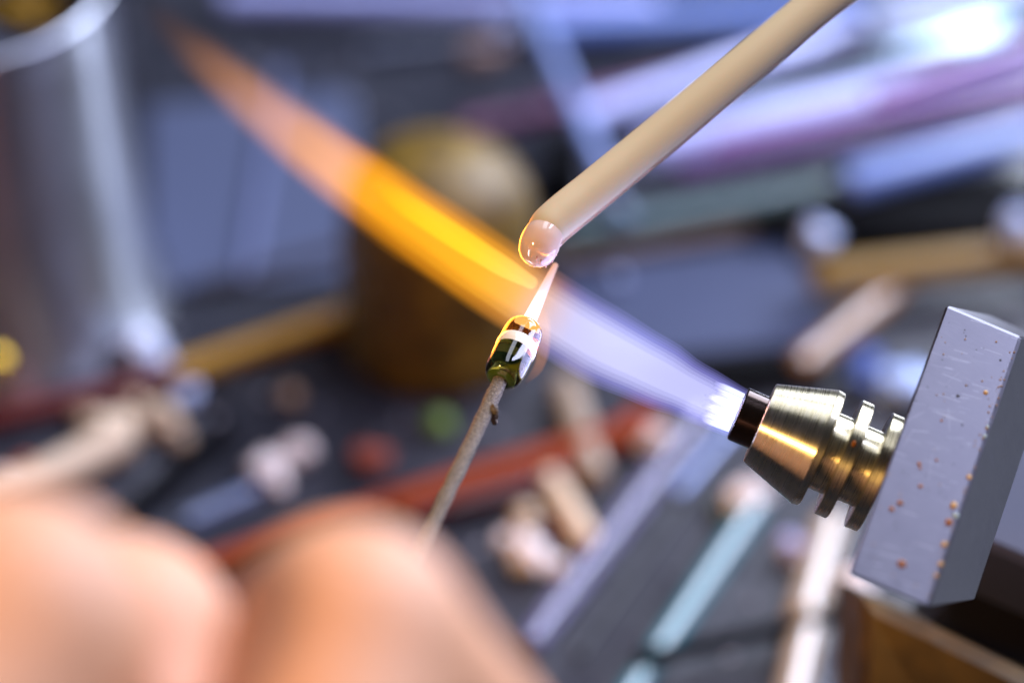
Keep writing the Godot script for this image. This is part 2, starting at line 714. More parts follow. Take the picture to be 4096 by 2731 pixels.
	var spots := [[-0.30, -0.13, 0.42, rust], [-0.25, -0.155, 0.30, rust], [0.62, 0.52, 0.45, gold], [-0.15, 0.21, 0.26, rust], [-0.55, -0.49, 0.5, rust], [-0.42, -0.43, 0.55, rust],
		[0.10, -0.80, 0.8, rust], [0.80, -0.42, 0.75, rust], [0.78, -0.30, 0.7, gold], [0.90, -0.36, 0.55, pale], [0.86, -0.57, 0.6, gold], [-0.1, -0.27, 0.4, rust], [0.90, -0.08, 0.5, gold],
		[0.02, 0.42, 0.32, black], [0.70, 0.78, 0.22, black], [0.93, 0.30, 0.3, pale], [0.94, 0.23, 0.35, pale], [0.93, -0.7, 0.5, gold], [0.92, -0.78, 0.45, gold], [0.05, -0.06, 0.28, rust], [0.35, 0.24, 0.2, black]]
	for s in spots.size():
		var q: Array = spots[s]
		grit.call("grain_of_rust" if q[3] == rust else "grain_of_dirt", Vector2(q[0] * half_a, q[1] * half_l), q[2] * 0.001 * 0.62, q[3], 50 + s)
	var st := SurfaceTool.new()                   # the finest grit, along the right edge for the most part
	st.begin(Mesh.PRIMITIVE_TRIANGLES)
	for s in 90:
		var ex := rng.randf_range(-0.95, 0.97)
		if s < 60:
			ex = 0.97 - absf(rng.randfn(0.0, 0.10))
		var p := Vector3(clampf(ex, -0.96, 0.985) * half_a, rng.randf_range(-0.96, 0.9) * half_l, 0.0) + zl
		st.append_from(lump(Vector3.ZERO, Vector3.ONE * rng.randf_range(0.00005, 0.00014), 0.0, 0.6, 300 + s, 4), 0, Transform3D(Basis(), p))
	var dust := obj("fine_grit", st.commit(), mat(Color(0.55, 0.42, 0.27), 0.7), box)
	dust.position = Vector3.ZERO
	dust.set_meta("kind", "stuff")
	# what carries it: an ochre enamelled foot below, a blue grey valve body behind; the black block stands in for shade
	var ochre := mat(Color(0.40, 0.31, 0.10), 0.55)
	ochre.albedo_texture = grain(0.012, 3, 41, Color(0.55, 0.55, 0.55), Color(1, 1, 1))
	own_triplanar(ochre, 20.0)
	var foot_face := [Vector3(0.04815, 0.06234, -0.01440), Vector3(0.05621, 0.06324, -0.00770), Vector3(0.07633, 0.06225, 0.00764), Vector3(0.07959, 0.01852, 0.01873), Vector3(0.04760, 0.00708, 0.00842)]
	obj("foot", prism(foot_face, -BACK * 0.03, 0.0028), ochre, t)
	obj("valve_body", block(Vector3(0.07716, 0.06987, -0.03188), a * 0.011, l * 0.021, n * 0.008, 0.001), mat(Color(0.20, 0.21, 0.29), 0.6), t)
	obj("shadow_block", prism([Vector3(0.05649, 0.05892, -0.01201), Vector3(0.06716, 0.06404, -0.02170), Vector3(0.08343, 0.05762, -0.01720), Vector3(0.08154, 0.04996, -0.00085)], -BACK * 0.02, 0.0006), mat(Color(0.05, 0.04, 0.035), 0.6, 0.0, 0.3), t)  # black solid in place of the shadow beneath the bracket

func prism(face: Array, depth: Vector3, cut: float) -> ArrayMesh:
	var st := SurfaceTool.new()
	st.begin(Mesh.PRIMITIVE_TRIANGLES)
	st.set_smooth_group(-1)
	var c := Vector3.ZERO
	for p in face:
		c += p
	c /= face.size()
	var mid := c + depth * 0.5
	var m := face.size()
	var d := depth.normalized()
	var tri := func(p: Vector3, q: Vector3, r: Vector3):
		if (q - p).cross(r - p).dot((p + q + r) / 3.0 - mid) > 0.0:
			for w in [p, r, q]:
				st.add_vertex(w)
		else:
			for w in [p, q, r]:
				st.add_vertex(w)
	var inner := []
	for p in face:
		inner.append(p + (c - p).normalized() * cut)
	for k in m:
		var e := (k + 1) % m
		tri.call(c, inner[k], inner[e])
		tri.call(inner[k], inner[e], face[e] + d * cut)
		tri.call(inner[k], face[e] + d * cut, face[k] + d * cut)
		tri.call(face[k] + d * cut, face[e] + d * cut, face[e] + depth)
		tri.call(face[k] + d * cut, face[e] + depth, face[k] + depth)
		tri.call(c + depth, face[k] + depth, face[e] + depth)
	st.generate_normals()
	return st.commit()

# ---------------------------------------------------------------- mandrel and bead
func build_bead() -> void:
	var low := Vector3(-0.00142, 0.11288, 0.00515)
	var up := Vector3(0.00193, 0.11488, -0.00382)
	var ax := (up - low).normalized()
	var half := low.distance_to(up) * 0.5
	var c := (low + up) * 0.5
	var k := 0.00005
	# the mandrel: a steel wire under a crust of bead release, white hot where it stands in the flame
	var t := thing("mandrel", "thin crusted steel mandrel held in the fingers, its far end glowing white in the flame", "mandrel", Vector3(-0.01010, 0.10692, 0.02885))
	var crust := mat(Color(0.74, 0.68, 0.58), 0.9)
	crust.albedo_texture = grain(0.03, 4, 61, Color(0.42, 0.40, 0.42), Color(1, 1, 1))
	crust.heightmap_enabled = true
	crust.heightmap_texture = grain(0.05, 4, 62, Color(0, 0, 0), Color(1, 1, 1))
	crust.heightmap_scale = 0.05
	own_triplanar(crust, 160.0)
	var path := []
	var rr := []
	var start := Vector3(-0.03751, 0.08870, 0.10533)
	for q in 46:
		var p := low.lerp(Vector3(-0.01010, 0.10692, 0.02885), q / 24.0) if q < 25 else (Vector3(-0.01010, 0.10692, 0.02885)).lerp(start, (q - 24) / 21.0)
		path.append(p)
		rr.append(k * (18.8 + 2.0 * (hash01(q, 5) - 0.5) * (1.0 if q > 0 else 0.0)))
	obj("crusted_shaft", bar(path, rr, 22, 0.2, 0.06), crust, t)
	var lp := low.lerp(Vector3(-0.01010, 0.10692, 0.02885), 0.19)
	obj("flake", lump(lp + Vector3(0.0009, -0.0002, 0.0003), Vector3(11, 22, 10) * k, -0.3, 0.7, 3, 10), crust, t)
	obj("flake", lump(lp + Vector3(0.0010, -0.0013, 0.0003), Vector3(8, 12, 8) * k, 0.3, 0.7, 9, 10), crust, t)
	obj("flake", lump(lp + Vector3(-0.0021, -0.0042, 0.0012), Vector3(7, 16, 8) * k, 0.1, 0.7, 13, 10), crust, t)
	var hot := mat(Color(0.35, 0.3, 0.3), 0.7)
	hot.emission_enabled = true
	hot.emission = Color.WHITE
	hot.emission_operator = BaseMaterial3D.EMISSION_OP_MULTIPLY
	hot.emission_texture = ramp([[0.0, Color(2.4, 2.0, 1.9)], [0.35, Color(2.0, 1.5, 1.5)], [0.6, Color(1.0, 0.72, 0.75)], [0.85, Color(0.75, 0.42, 0.32)], [1.0, Color(0.6, 0.28, 0.16)]])
	hot.emission_energy_multiplier = 1.0
	hot.texture_repeat = false
	var end := Vector3(0.00545, 0.11781, -0.01271)
	var hp := []
	var hr := []
	for q in 13:
		hp.append((up - ax * 0.001).lerp(end, q / 12.0))
		hr.append(k * lerpf(19.0, 7.0, q / 12.0))
	obj("glowing_end", bar(hp, hr, 22, 0.4), hot, t)
	var ember := OmniLight3D.new()
	ember.name = "glowing_end_light"
	ember.position = Vector3(0.00368, 0.11628, -0.00835)
	ember.light_color = Color(1.0, 0.86, 0.78)
	ember.light_energy = 0.000022
	ember.light_size = 0.0008
	ember.omni_range = 1.0
	ember.omni_attenuation = 2.0
	ember.shadow_enabled = true
	add_child(ember, true)
	# the bead: three bands of glass round the mandrel, its near end dimpled
	var b := thing("glass_bead", "small banded glass bead, dark green and amber with a cream ring, on the mandrel", "bead", c - ax * half)
	var rad := 50.0 * k
	var shape := func(s: float) -> float:          # s from -1 (near the hand) to 1
		var e := 1.0 - pow(absf(s), 8.0)
		return rad * (0.955 + 0.045 * cos(s * 1.5)) * pow(maxf(e, 0.0), 0.34)
	var band := func(s0: float, s1: float, out_: float, steps: int) -> Array:
		var o := []
		for q in steps + 1:
			var s := lerpf(s0, s1, float(q) / steps)
			var lip := sin(PI * q / steps) if out_ > 0.0 else 0.0
			o.append(Vector2(s * half, maxf(shape.call(s) + out_ * lip, 18.5 * k)))
		return o
	var green := glass(Color(0.10, 0.155, 0.04), 0.2, 0.03)
	var amber := glass(Color(0.64, 0.34, 0.07), 0.12, 0.03)
	var cream := shiny(Color(0.94, 0.90, 0.82), 0.2)
	obj("green_band", turned(c, ax, band.call(-1.0, -0.02, 0.0, 30), 64, true), green, b)
	obj("cream_band", turned(c, ax, band.call(-0.04, 0.27, 0.00008, 12), 64, true), cream, b)
	obj("amber_band", turned(c, ax, band.call(0.25, 1.0, 0.0, 28), 64, true), amber, b)
	obj("end_lip", turned(c, ax, [Vector2(-1.02 * half, 17.0 * k), Vector2(-1.045 * half, 20 * k), Vector2(-1.04 * half, 25 * k), Vector2(-1.01 * half, 31 * k), Vector2(-0.97 * half, 36 * k)], 48, true), shiny(Color(0.26, 0.33, 0.05), 0.2), b)

# ---------------------------------------------------------------- the ivory rod with its molten tip
func build_feed_rod() -> void:
	var k := 0.00005
	var t := thing("ivory_glass_rod", "thick ivory glass rod reaching in from above, its tip melted to a clear pink ball", "glass rod", Vector3(0.00342, 0.12366, -0.00851))
	var ivory := mat(Color(0.75, 0.71, 0.585), 0.5, 0.0, 0.35)
	ivory.subsurf_scatter_enabled = true
	ivory.subsurf_scatter_strength = 0.06
	var path := smooth_path([Vector3(0.05246, 0.14903, -0.04336), Vector3(0.03941, 0.14270, -0.03588), Vector3(0.02868, 0.13705, -0.02826), Vector3(0.01759, 0.13120, -0.02050), Vector3(0.01046, 0.12776, -0.01504), Vector3(0.00676, 0.12614, -0.01207), Vector3(0.00471, 0.12523, -0.01021), Vector3(0.00385, 0.12445, -0.00906), Vector3(0.00347, 0.12391, -0.00832)], 5)
	var rr := smooth_values([48.5 * k, 49.0 * k, 49.5 * k, 50.0 * k, 50.5 * k, 51.0 * k, 50.0 * k, 45.0 * k, 27.0 * k], 5)
	obj("ivory_core", bar(path, rr, 40, 0.6), ivory, t)
	# the gathered tip: clear, rosy with heat, full of seeds
	var tip := glass(Color(0.99, 0.88, 0.81), 0.55, 0.07)
	var gp := smooth_path([Vector3(0.00433, 0.12497, -0.00943), Vector3(0.00374, 0.12449, -0.00860), Vector3(0.00342, 0.12398, -0.00812), Vector3(0.00320, 0.12345, -0.00775)], 4)
	var gr := smooth_values([45.0 * k, 49.0 * k, 50.0 * k, 48.5 * k], 4)
	var ball := obj("molten_ball", bar(gp, gr, 40, 0.95), tip, t)
	var seed_m := mat(Color(0.95, 0.75, 0.68), 0.3)
	var rust := mat(Color(0.62, 0.28, 0.2), 0.5)
	for q in 60:
		var d := Vector3(rng.randfn(), rng.randfn(), rng.randfn()).normalized()
		var p := Vector3(0.00331, 0.12350, -0.00778) + d * 47.2 * k
		var off := p - Vector3(0.00331, 0.12350, -0.00778)
		if off.dot(RISE) > 0.0006:
			continue
		obj("seed_bubble", lump(p, Vector3(1, 2.2, 1) * rng.randf_range(0.9, 2.2) * k, 0.0, 0.2, q, 5), seed_m if q % 3 else rust, ball)
	# a thin clear skin runs along the lower edge
	var edge := []
	var er := []
	for q in range(0, path.size() - 6):
		var p: Vector3 = path[q]
		edge.append(p + (Vector3.RIGHT * 0.63 - RISE * 0.77) * rr[q] * 0.94 + BACK * 0.0002)
		er.append(8.5 * k)
	obj("clear_skin", bar(edge, er, 14, 0.5), glass(Color(0.95, 0.93, 1.0), 0.0, 0.02), t)

# ---------------------------------------------------------------- the flame
func build_flame() -> void:
	var k := 0.00005
	var t := thing("torch_flame", "torch flame, lilac by the burner and turning into a long orange plume past the bead", "flame", Vector3(0.02732, 0.10786, 0.00500))
	var mid := [Vector3(0.02721, 0.10795, 0.00494), Vector3(0.02213, 0.10886, 0.00186), Vector3(0.01742, 0.10971, -0.00118), Vector3(0.01055, 0.11032, -0.00649), Vector3(0.00352, 0.11163, -0.01229), Vector3(-0.00313, 0.11191, -0.01981), Vector3(-0.01065, 0.11114, -0.03026), Vector3(-0.01862, 0.10961, -0.04262), Vector3(-0.02709, 0.10791, -0.05608), Vector3(-0.03621, 0.10600, -0.07182), Vector3(-0.04437, 0.10490, -0.08570), Vector3(-0.05085, 0.10407, -0.09733), Vector3(-0.05636, 0.10383, -0.10693)]
	var wide := [57.0, 66.0, 80.0, 92.0, 90.0, 92.0, 92.0, 90.0, 86.0, 76.0, 62.0, 46.0, 28.0]
	var path := smooth_path(mid, 4)
	var rad := smooth_values(wide, 4)
	var shells := [1.12, 1.03, 0.95, 0.87, 0.78, 0.68, 0.56, 0.42]
	# colours along the way, from the mouth to the far end
	var outer := burning([[0.0, Color(0.34, 0.33, 1.0)], [0.12, Color(0.32, 0.31, 0.86)], [0.19, Color(0.32, 0.28, 0.66)], [0.225, Color(0.85, 0.32, 0.06)], [0.29, Color(1.0, 0.36, 0.01)], [0.50, Color(1.0, 0.33, 0.005)], [0.66, Color(0.55, 0.22, 0.05)], [0.80, Color(0.26, 0.10, 0.03)], [0.90, Color(0.05, 0.018, 0.0)], [1.0, Color(0.0, 0.0, 0.0)]], 0.071, 0.012)
	var inner := burning([[0.0, Color(0.72, 0.74, 1.05)], [0.1, Color(0.86, 0.88, 1.10)], [0.185, Color(0.90, 0.88, 1.08)], [0.225, Color(1.0, 0.58, 0.22)], [0.27, Color(1.2, 0.60, 0.03)], [0.50, Color(1.1, 0.46, 0.005)], [0.64, Color(0.66, 0.27, 0.06)], [0.80, Color(0.28, 0.11, 0.03)], [0.90, Color(0.05, 0.018, 0.0)], [1.0, Color(0.0, 0.0, 0.0)]], 0.071, 0.012)
	var waver := FastNoiseLite.new()
	waver.frequency = 0.05
	waver.seed = 12
	for s in shells.size():
		var rr := []
		for q in rad.size():
			rr.append(rad[q] * k * shells[s])
		var own := []                            # each layer wanders a little: the flame is never quite even
		for q in path.size():
			var f := float(q) / path.size()
			own.append(path[q] + (RISE * waver.get_noise_2d(f * 60.0, s * 40.0) + Vector3.RIGHT * waver.get_noise_2d(f * 60.0, s * 40.0 + 500.0) * 0.6) * k * 16.0 * smoothstep(0.15, 0.6, f))
		obj("flame_layer", bar(own, rr, 32, 0.6), outer if s < 4 else inner, t)
	# the yellow heart just past the bead
	var heart := burning([[0.0, Color(1.0, 0.75, 0.25)], [0.3, Color(1.0, 0.85, 0.02)], [0.6, Color(1.0, 0.75, 0.0)], [1.0, Color(0.0, 0.0, 0.0)]], 0.16, 0.02)
	var hp := smooth_path([Vector3(0.00250, 0.11638, -0.01073), Vector3(-0.00198, 0.11631, -0.01557), Vector3(-0.00704, 0.11562, -0.02240), Vector3(-0.01290, 0.11430, -0.03125), Vector3(-0.01911, 0.11240, -0.04213)], 4)
	for s in [0.9]:
		obj("yellow_heart", bar(hp, smooth_values([18.0 * k * s, 30.0 * k * s, 34.0 * k * s, 34.0 * k * s, 18.0 * k * s], 4), 20, 0.6), heart, t)
	# orange licks round the bead's right side
	var lick := burning([[0.0, Color(0.0, 0.0, 0.0)], [0.3, Color(0.9, 0.33, 0.10)], [0.7, Color(1.0, 0.50, 0.22)], [1.0, Color(0.3, 0.1, 0.03)]], 0.06, 0.02)
	for s in [1.0, 0.75]:
		obj("orange_lick", bar(smooth_path([Vector3(0.00161, 0.10819, -0.00072), Vector3(0.00323, 0.11002, -0.00140), Vector3(0.00382, 0.11200, -0.00278), Vector3(0.00366, 0.11464, -0.00463), Vector3(0.00291, 0.11584, -0.00669)], 4), smooth_values([4.0 * k * s, 13.0 * k * s, 18.0 * k * s, 22.0 * k * s, 12.0 * k * s], 4), 16, 0.6), lick, t)
	# short white inner cones, one at each port
	var a := (Vector3.RIGHT * 0.917 - RISE * 0.394 + BACK * 0.06).normalized()
	var f := frame(a)
	var white := burning([[0.0, Color(1.0, 1.1, 1.35)], [0.5, Color(0.8, 0.9, 1.2)], [0.8, Color(0.45, 0.45, 0.8)], [1.0, Color(0.0, 0.0, 0.0)]], 0.30, 0.06)
	var mouth := Vector3(0.02748, 0.10786, 0.00500)
	for q in 19:
		var o := Vector2.ZERO
		if q > 0 and q < 7:
			o = Vector2.from_angle(TAU * (q - 1) / 6.0) * 24.0
		elif q >= 7:
			o = Vector2.from_angle(TAU * (q - 7) / 12.0 + 0.2) * 47.0
		var p: Vector3 = mouth + (f[0] * o.x + f[1] * o.y) * k - a * 0.0001
		var far: Vector3 = p - a * k * (60.0 + 26.0 * hash01(q, 17)) + (f[0] * o.x + f[1] * o.y) * k * 0.06
		obj("white_cone", bar([p, p.lerp(far, 0.35), p.lerp(far, 0.7), far], [5.0 * k, 5.5 * k, 5.5 * k, 4.0 * k], 12, 1.0), white, t)
	for q in [[Vector3(-0.00256, 0.11283, -0.01923), Color(1.0, 0.60, 0.18), 0.0011], [Vector3(-0.01862, 0.10961, -0.04262), Color(1.0, 0.50, 0.12), 0.0012], [Vector3(0.01477, 0.11028, -0.00280), Color(0.72, 0.74, 1.0), 0.0010]]:
		var o := OmniLight3D.new()
		o.name = "flame_light"
		o.position = q[0]
		o.light_color = q[1]
		o.light_energy = q[2]
		o.light_size = 0.008
		o.omni_range = 3.0
		o.omni_attenuation = 2.0
		o.shadow_enabled = true
		add_child(o, true)

# ---------------------------------------------------------------- the hand
func build_hand() -> void:
	var b := []
	var chain := func(p: Array, r: Array):
		for q in p.size() - 1:
			b.append([p[q], p[q + 1], r[q], r[q + 1]])
	var wrist := Vector3(-0.03391, 0.13884, 0.19694)
	var ik := Vector3(-0.02104, 0.14804, 0.15388)
	var mk := Vector3(-0.03358, 0.13413, 0.14286)
	var rk := Vector3(-0.04723, 0.11791, 0.13225)
	var lk := Vector3(-0.06017, 0.09986, 0.12291)
	var tb := Vector3(-0.04909, 0.16289, 0.17400)
	chain.call([ik, Vector3(-0.01319, 0.16331, 0.11144), Vector3(0.00558, 0.12902, 0.10616), Vector3(-0.02214, 0.09965, 0.10597)], [0.0112, 0.0099, 0.0090, 0.0074])
	chain.call([mk, Vector3(-0.03420, 0.15040, 0.09729), Vector3(-0.01911, 0.11227, 0.09225), Vector3(-0.03329, 0.08102, 0.09704)], [0.0112, 0.0100, 0.0088, 0.0074])
	chain.call([rk, Vector3(-0.05030, 0.12983, 0.08972), Vector3(-0.03828, 0.09123, 0.08013), Vector3(-0.04537, 0.07591, 0.08841)], [0.011, 0.0092, 0.0082, 0.0070])
	chain.call([lk, Vector3(-0.06632, 0.10555, 0.07986), Vector3(-0.05529, 0.06980, 0.07438), Vector3(-0.06006, 0.06214, 0.08585)], [0.0098, 0.0080, 0.0072, 0.0062])
	chain.call([tb, Vector3(-0.04847, 0.16705, 0.14667), Vector3(-0.03839, 0.17377, 0.12366), Vector3(-0.03953, 0.10732, 0.11036)], [0.0150, 0.0130, 0.0118, 0.0092])
	for q in [ik, mk, rk, lk]:
		b.append([wrist, q, 0.020, 0.0122])
	b.append([wrist, tb, 0.020, 0.016])
	b.append([ik, lk, 0.012, 0.011])
	b.append([Vector3(-0.03817, 0.13613, 0.22936), wrist, 0.030, 0.022])
	var skin_m := mat(Color(0.94, 0.73, 0.55), 0.5)
	skin_m.albedo_texture = grain(0.02, 4, 71, Color(0.92, 0.80, 0.78), Color(1, 1, 1))
	skin_m.heightmap_enabled = true
	skin_m.heightmap_texture = grain(0.06, 3, 72, Color(0, 0, 0), Color(1, 1, 1))
	skin_m.heightmap_scale = 0.02
	own_triplanar(skin_m, 50.0)
	var h := thing("person", "person's bare hand with bent fingers gripping the mandrel, out of focus in front", "person", wrist)
	obj("hand", flesh(b, 0.0020, 0.0016), skin_m, h)
	var nail := mat(Color(0.86, 0.66, 0.58), 0.3)
	obj("fingernail", lump(Vector3(-0.02157, 0.10389, 0.11154), Vector3(0.0052, 0.0016, 0.0062), 0.3, 0.05, 5), nail, h)

# ---------------------------------------------------------------- the small lamp at the right
func build_bench_lamp() -> void:
	var base := Vector3(0.12233, 0.00000, -0.25694)
	var t := thing("bench_lamp", "small upright white tube lamp glowing at the upper right edge, beside the bundle of rods", "lamp", base)
	var glow := mat(Color(0.9, 0.92, 1.0), 0.5)
	glow.emission_enabled = true
	glow.emission = Color(0.88, 0.92, 1.0)
	glow.emission_energy_multiplier = 1.6
	obj("lamp_foot", turned(base, Vector3.UP, [Vector2(0.0, 0.0001), Vector2(0.0, 0.012), Vector2(0.003, 0.012), Vector2(0.004, 0.010), Vector2(0.004, 0.0001)], 40), mat(Color(0.2, 0.2, 0.22), 0.5), t)
	obj("lamp_tube", bar([base + Vector3(0, 0.008, 0), base + Vector3(0, 0.045, 0), base + Vector3(0, 0.082, 0)], [0.0065, 0.0065, 0.0065], 28, 0.5), glow, t)
	area("bench_lamp_light", base + Vector3(-0.008, 0.045, 0.002), base + Vector3(-0.3, 0.035, 0.12), Vector2(0.012, 0.075), Color(0.88, 0.92, 1.0), 0.0075)

# ---------------------------------------------------------------- canister and wooden block
func build_canister() -> void:
	var base := Vector3(-0.10542, 0.00000, -0.17792)
	var t := thing("steel_canister", "tall brushed steel canister with a flared foot, cut off by the left edge", "canister", base)
	var up := Vector3.UP
	var r := 0.0345
	var h := 0.069
	var steel := mat(Color(0.62, 0.63, 0.67), 0.34, 1.0)
	steel.anisotropy_enabled = true
	steel.anisotropy = -0.9
	steel.roughness_texture = grain(0.03, 3, 91, Color(0.8, 0.8, 0.8), Color(1, 1, 1))
	obj("body", turned(base, up, [Vector2(0.0004, 0.0001), Vector2(0.0004, r * 1.10), Vector2(0.0012, r * 1.12), Vector2(0.003, r * 1.10), Vector2(0.006, r * 1.055), Vector2(0.010, r * 1.025), Vector2(0.018, r * 1.005), Vector2(0.04, r * 0.965), Vector2(0.06, r * 0.94), Vector2(h, r * 0.92), Vector2(h, r * 0.895), Vector2(0.06, r * 0.915), Vector2(0.03, r * 0.95), Vector2(0.01, r * 0.97), Vector2(0.006, r * 0.9), Vector2(0.006, 0.0001)], 96, true), steel, t)
	var rim := []
	var rr := []
	for q in 65:
		var w := TAU * q / 64.0
		rim.append(base + up * h + Vector3(cos(w), 0, sin(w)) * r * 0.91)
		rr.append(0.0013)
	obj("rolled_rim", bar(rim, rr, 14, 0.0), mat(Color(0.63, 0.64, 0.68), 0.28, 1.0), t)

func build_wooden_block() -> void:
	var base := Vector3(-0.01384, -0.00000, -0.16264)
	var t := thing("wooden_block", "round shouldered tan brown wooden block standing on the bench behind the flame", "wooden block", base)
	var wood := mat(Color(0.60, 0.48, 0.13), 0.5)
	wood.albedo_texture = grain(0.010, 3, 81, Color(0.40, 0.36, 0.30), Color(1, 1, 1))
	own_triplanar(wood, 26.0)
	var r := 0.0182
	obj("body", turned(base, Vector3.UP, [Vector2(0.0002, 0.0001), Vector2(0.0002, r * 0.92), Vector2(0.0014, r * 0.985), Vector2(0.007, r), Vector2(0.014, r), Vector2(0.022, r), Vector2(0.029, r * 0.99), Vector2(0.034, r * 0.95), Vector2(0.0385, r * 0.84), Vector2(0.0415, r * 0.66), Vector2(0.0432, r * 0.42), Vector2(0.0438, r * 0.2), Vector2(0.044, 0.0001)], 64, true), wood, t)

# ---------------------------------------------------------------- rods lying about
func build_rods() -> void:
	var orange := mat(Color(0.52, 0.20, 0.02), 0.33, 0.0, 0.3)
	var red := mat(Color(0.36, 0.05, 0.04), 0.35)
	var ochre := shiny(Color(0.72, 0.55, 0.10))
	var teal := shiny(Color(0.22, 0.41, 0.45))
	var ivory := shiny(Color(0.64, 0.57, 0.49))
	var lilac := glass(Color(0.50, 0.48, 0.62), 0.4, 0.06)
	var lilac_pale := shiny(Color(0.72, 0.74, 0.95), 0.2)
	var purple := shiny(Color(0.36, 0.18, 0.45), 0.28)
	var plum := shiny(Color(0.36, 0.07, 0.27), 0.3)
	var mint := shiny(Color(0.60, 0.74, 0.80), 0.2)
	var sage := shiny(Color(0.30, 0.40, 0.40), 0.25)
	var blue := shiny(Color(0.42, 0.52, 0.78), 0.2)
	var black := mat(Color(0.03, 0.03, 0.04), 0.7, 0.0, 0.15)
	rod("glass_rod", Vector3(-0.06369, 0.00250, -0.14957), Vector3(-0.03156, 0.00250, -0.16886), 0.00250, mat(Color(0.72, 0.53, 0.06), 0.38), "amber glass rod lying between the canister's foot and the wooden block")
	rod("glass_rod", Vector3(-0.09856, 0.00227, -0.13485), Vector3(-0.06170, 0.00227, -0.14989), 0.00227, red, "dark red glass rod at the left edge, below the canister")
	rod("glass_rod", Vector3(-0.05751, 0.00266, -0.08989), Vector3(-0.01889, 0.00266, -0.11143), 0.00266, orange, "orange glass rod behind the fingers, left length")
	rod("glass_rod", Vector3(-0.02111, 0.00299, -0.10916), Vector3(0.02576, 0.00299, -0.13349), 0.00299, orange, "orange red glass rod crossing the bench under the bead")
	rod("glass_rod", Vector3(-0.01728, 0.00179, -0.10822), Vector3(0.01204, 0.00179, -0.12202), 0.00179, red, "dark red glass rod beside the orange one, under the mandrel")
	rod("glass_rod", Vector3(0.00281, 0.00229, -0.07347), Vector3(0.03469, 0.00229, -0.13644), 0.00229, lilac, "clear lilac glass rod lying left of the turquoise one")
	rod("glass_rod", Vector3(0.01672, 0.00243, -0.05636), Vector3(0.04283, 0.00243, -0.10987), 0.00243, teal, "turquoise glass rod lying slantwise at the bottom of the picture")
	rod("glass_rod", Vector3(0.05546, 0.00345, -0.10370), Vector3(0.04861, 0.00345, -0.07875), 0.00345, ivory, "stout cream rod lying under the burner's collar")
	rod("glass_rod", Vector3(0.04955, 0.00315, -0.07854), Vector3(0.04324, 0.00315, -0.05149), 0.00315, ivory, "cream rod end below the black cable at the bottom edge")
	rod("glass_rod", Vector3(0.01005, 0.00288, -0.14585), Vector3(0.01468, 0.00288, -0.11868), 0.00288, ivory, "cream rod stub right of the wooden block, under the flame")
	rod("cable", Vector3(0.02086, 0.00537, -0.06650), Vector3(0.06426, 0.00537, -0.08040), 0.00137, black, "thin black cable crossing over the cream rods", "cable")
	rod("glass_rod", Vector3(-0.05685, 0.00193, -0.10621), Vector3(-0.04606, 0.00193, -0.11486), 0.00193, shiny(Color(0.34, 0.39, 0.52)), "short blue grey rod just above the knuckles")
	rod("glass_rod", Vector3(-0.07249, 0.00203, -0.10006), Vector3(-0.05221, 0.00203, -0.13345), 0.00203, black, "black rod put in for the shade along the cream stick")  # added dark length that paints the shadow band beside the stick
	rod("glass_rod", Vector3(-0.01115, 0.00331, -0.10876), Vector3(0.00882, 0.00331, -0.11686), 0.00131, shiny(Color(0.25, 0.03, 0.05)), "thin wine red rod between the orange rod and the short cream tube")
	rod("glass_rod", Vector3(0.01112, 0.00076, -0.07305), Vector3(0.03840, 0.00076, -0.13051), 0.00076, mat(Color(0.10, 0.10, 0.12), 0.5), "thin dark rod close beside the clear lilac one")
	rod("glass_rod", Vector3(0.02976, 0.00103, -0.11602), Vector3(0.04205, 0.00103, -0.13814), 0.00103, blue, "thin pale blue rod under the burner tip")
	rod("glass_rod", Vector3(-0.06207, 0.00148, -0.18061), Vector3(-0.02938, 0.00148, -0.19628), 0.00148, mat(Color(0.16, 0.14, 0.20), 0.5), "dim dark rod lying between the canister and the wooden block")
	rod("glass_rod", Vector3(-0.03358, 0.00197, -0.27377), Vector3(0.00826, 0.00197, -0.28378), 0.00197, shiny(Color(0.24, 0.27, 0.36)), "dim slate rod near the top, left of the pale lump")
	rod("glass_rod", Vector3(-0.05288, 0.00164, -0.18345), Vector3(-0.05142, 0.00164, -0.26459), 0.00164, shiny(Color(0.36, 0.39, 0.52)), "dim grey blue rod lying away from the viewer behind the orange plume")
	# right, middle distance
	rod("glass_rod", Vector3(0.05932, 0.00743, -0.17477), Vector3(0.11149, 0.00743, -0.18478), 0.00343, mat(Color(0.50, 0.38, 0.08), 0.36), "thick ochre rod with a rounded end at the right edge")
	rod("glass_rod", Vector3(0.01070, 0.00682, -0.19043), Vector3(0.06594, 0.00682, -0.20950), 0.00282, sage, "grey green glass rod right of the molten tip")
	rod("glass_rod", Vector3(0.00809, 0.00275, -0.18612), Vector3(0.05495, 0.00275, -0.20207), 0.00175, shiny(Color(0.36, 0.25, 0.12)), "brown rod close under the grey green rod")
	rod("glass_rod", Vector3(0.05421, 0.00360, -0.15112), Vector3(0.07499, 0.00360, -0.17669), 0.00260, shiny(Color(0.58, 0.44, 0.32)), "tan rod pointing up behind the burner's cone")
	# the bundle at the upper right
	var g := "rods of the bundle at the upper right"
	rod("glass_rod", Vector3(0.03374, 0.01208, -0.20704), Vector3(0.11959, 0.01208, -0.23797), 0.00208, purple, "violet rod along the lower side of the bundle at upper right", "glass rod", g)
	rod("glass_rod", Vector3(0.02668, 0.01584, -0.20878), Vector3(0.12110, 0.01584, -0.24994), 0.00384, lilac_pale, "broad pale lilac rod in the middle of the upper right bundle", "glass rod", g)
	rod("glass_rod", Vector3(0.07394, 0.02182, -0.22025), Vector3(0.12037, 0.02182, -0.24959), 0.00182, shiny(Color(0.46, 0.16, 0.52), 0.3), "short violet rod on top of the upper right bundle", "glass rod", g)
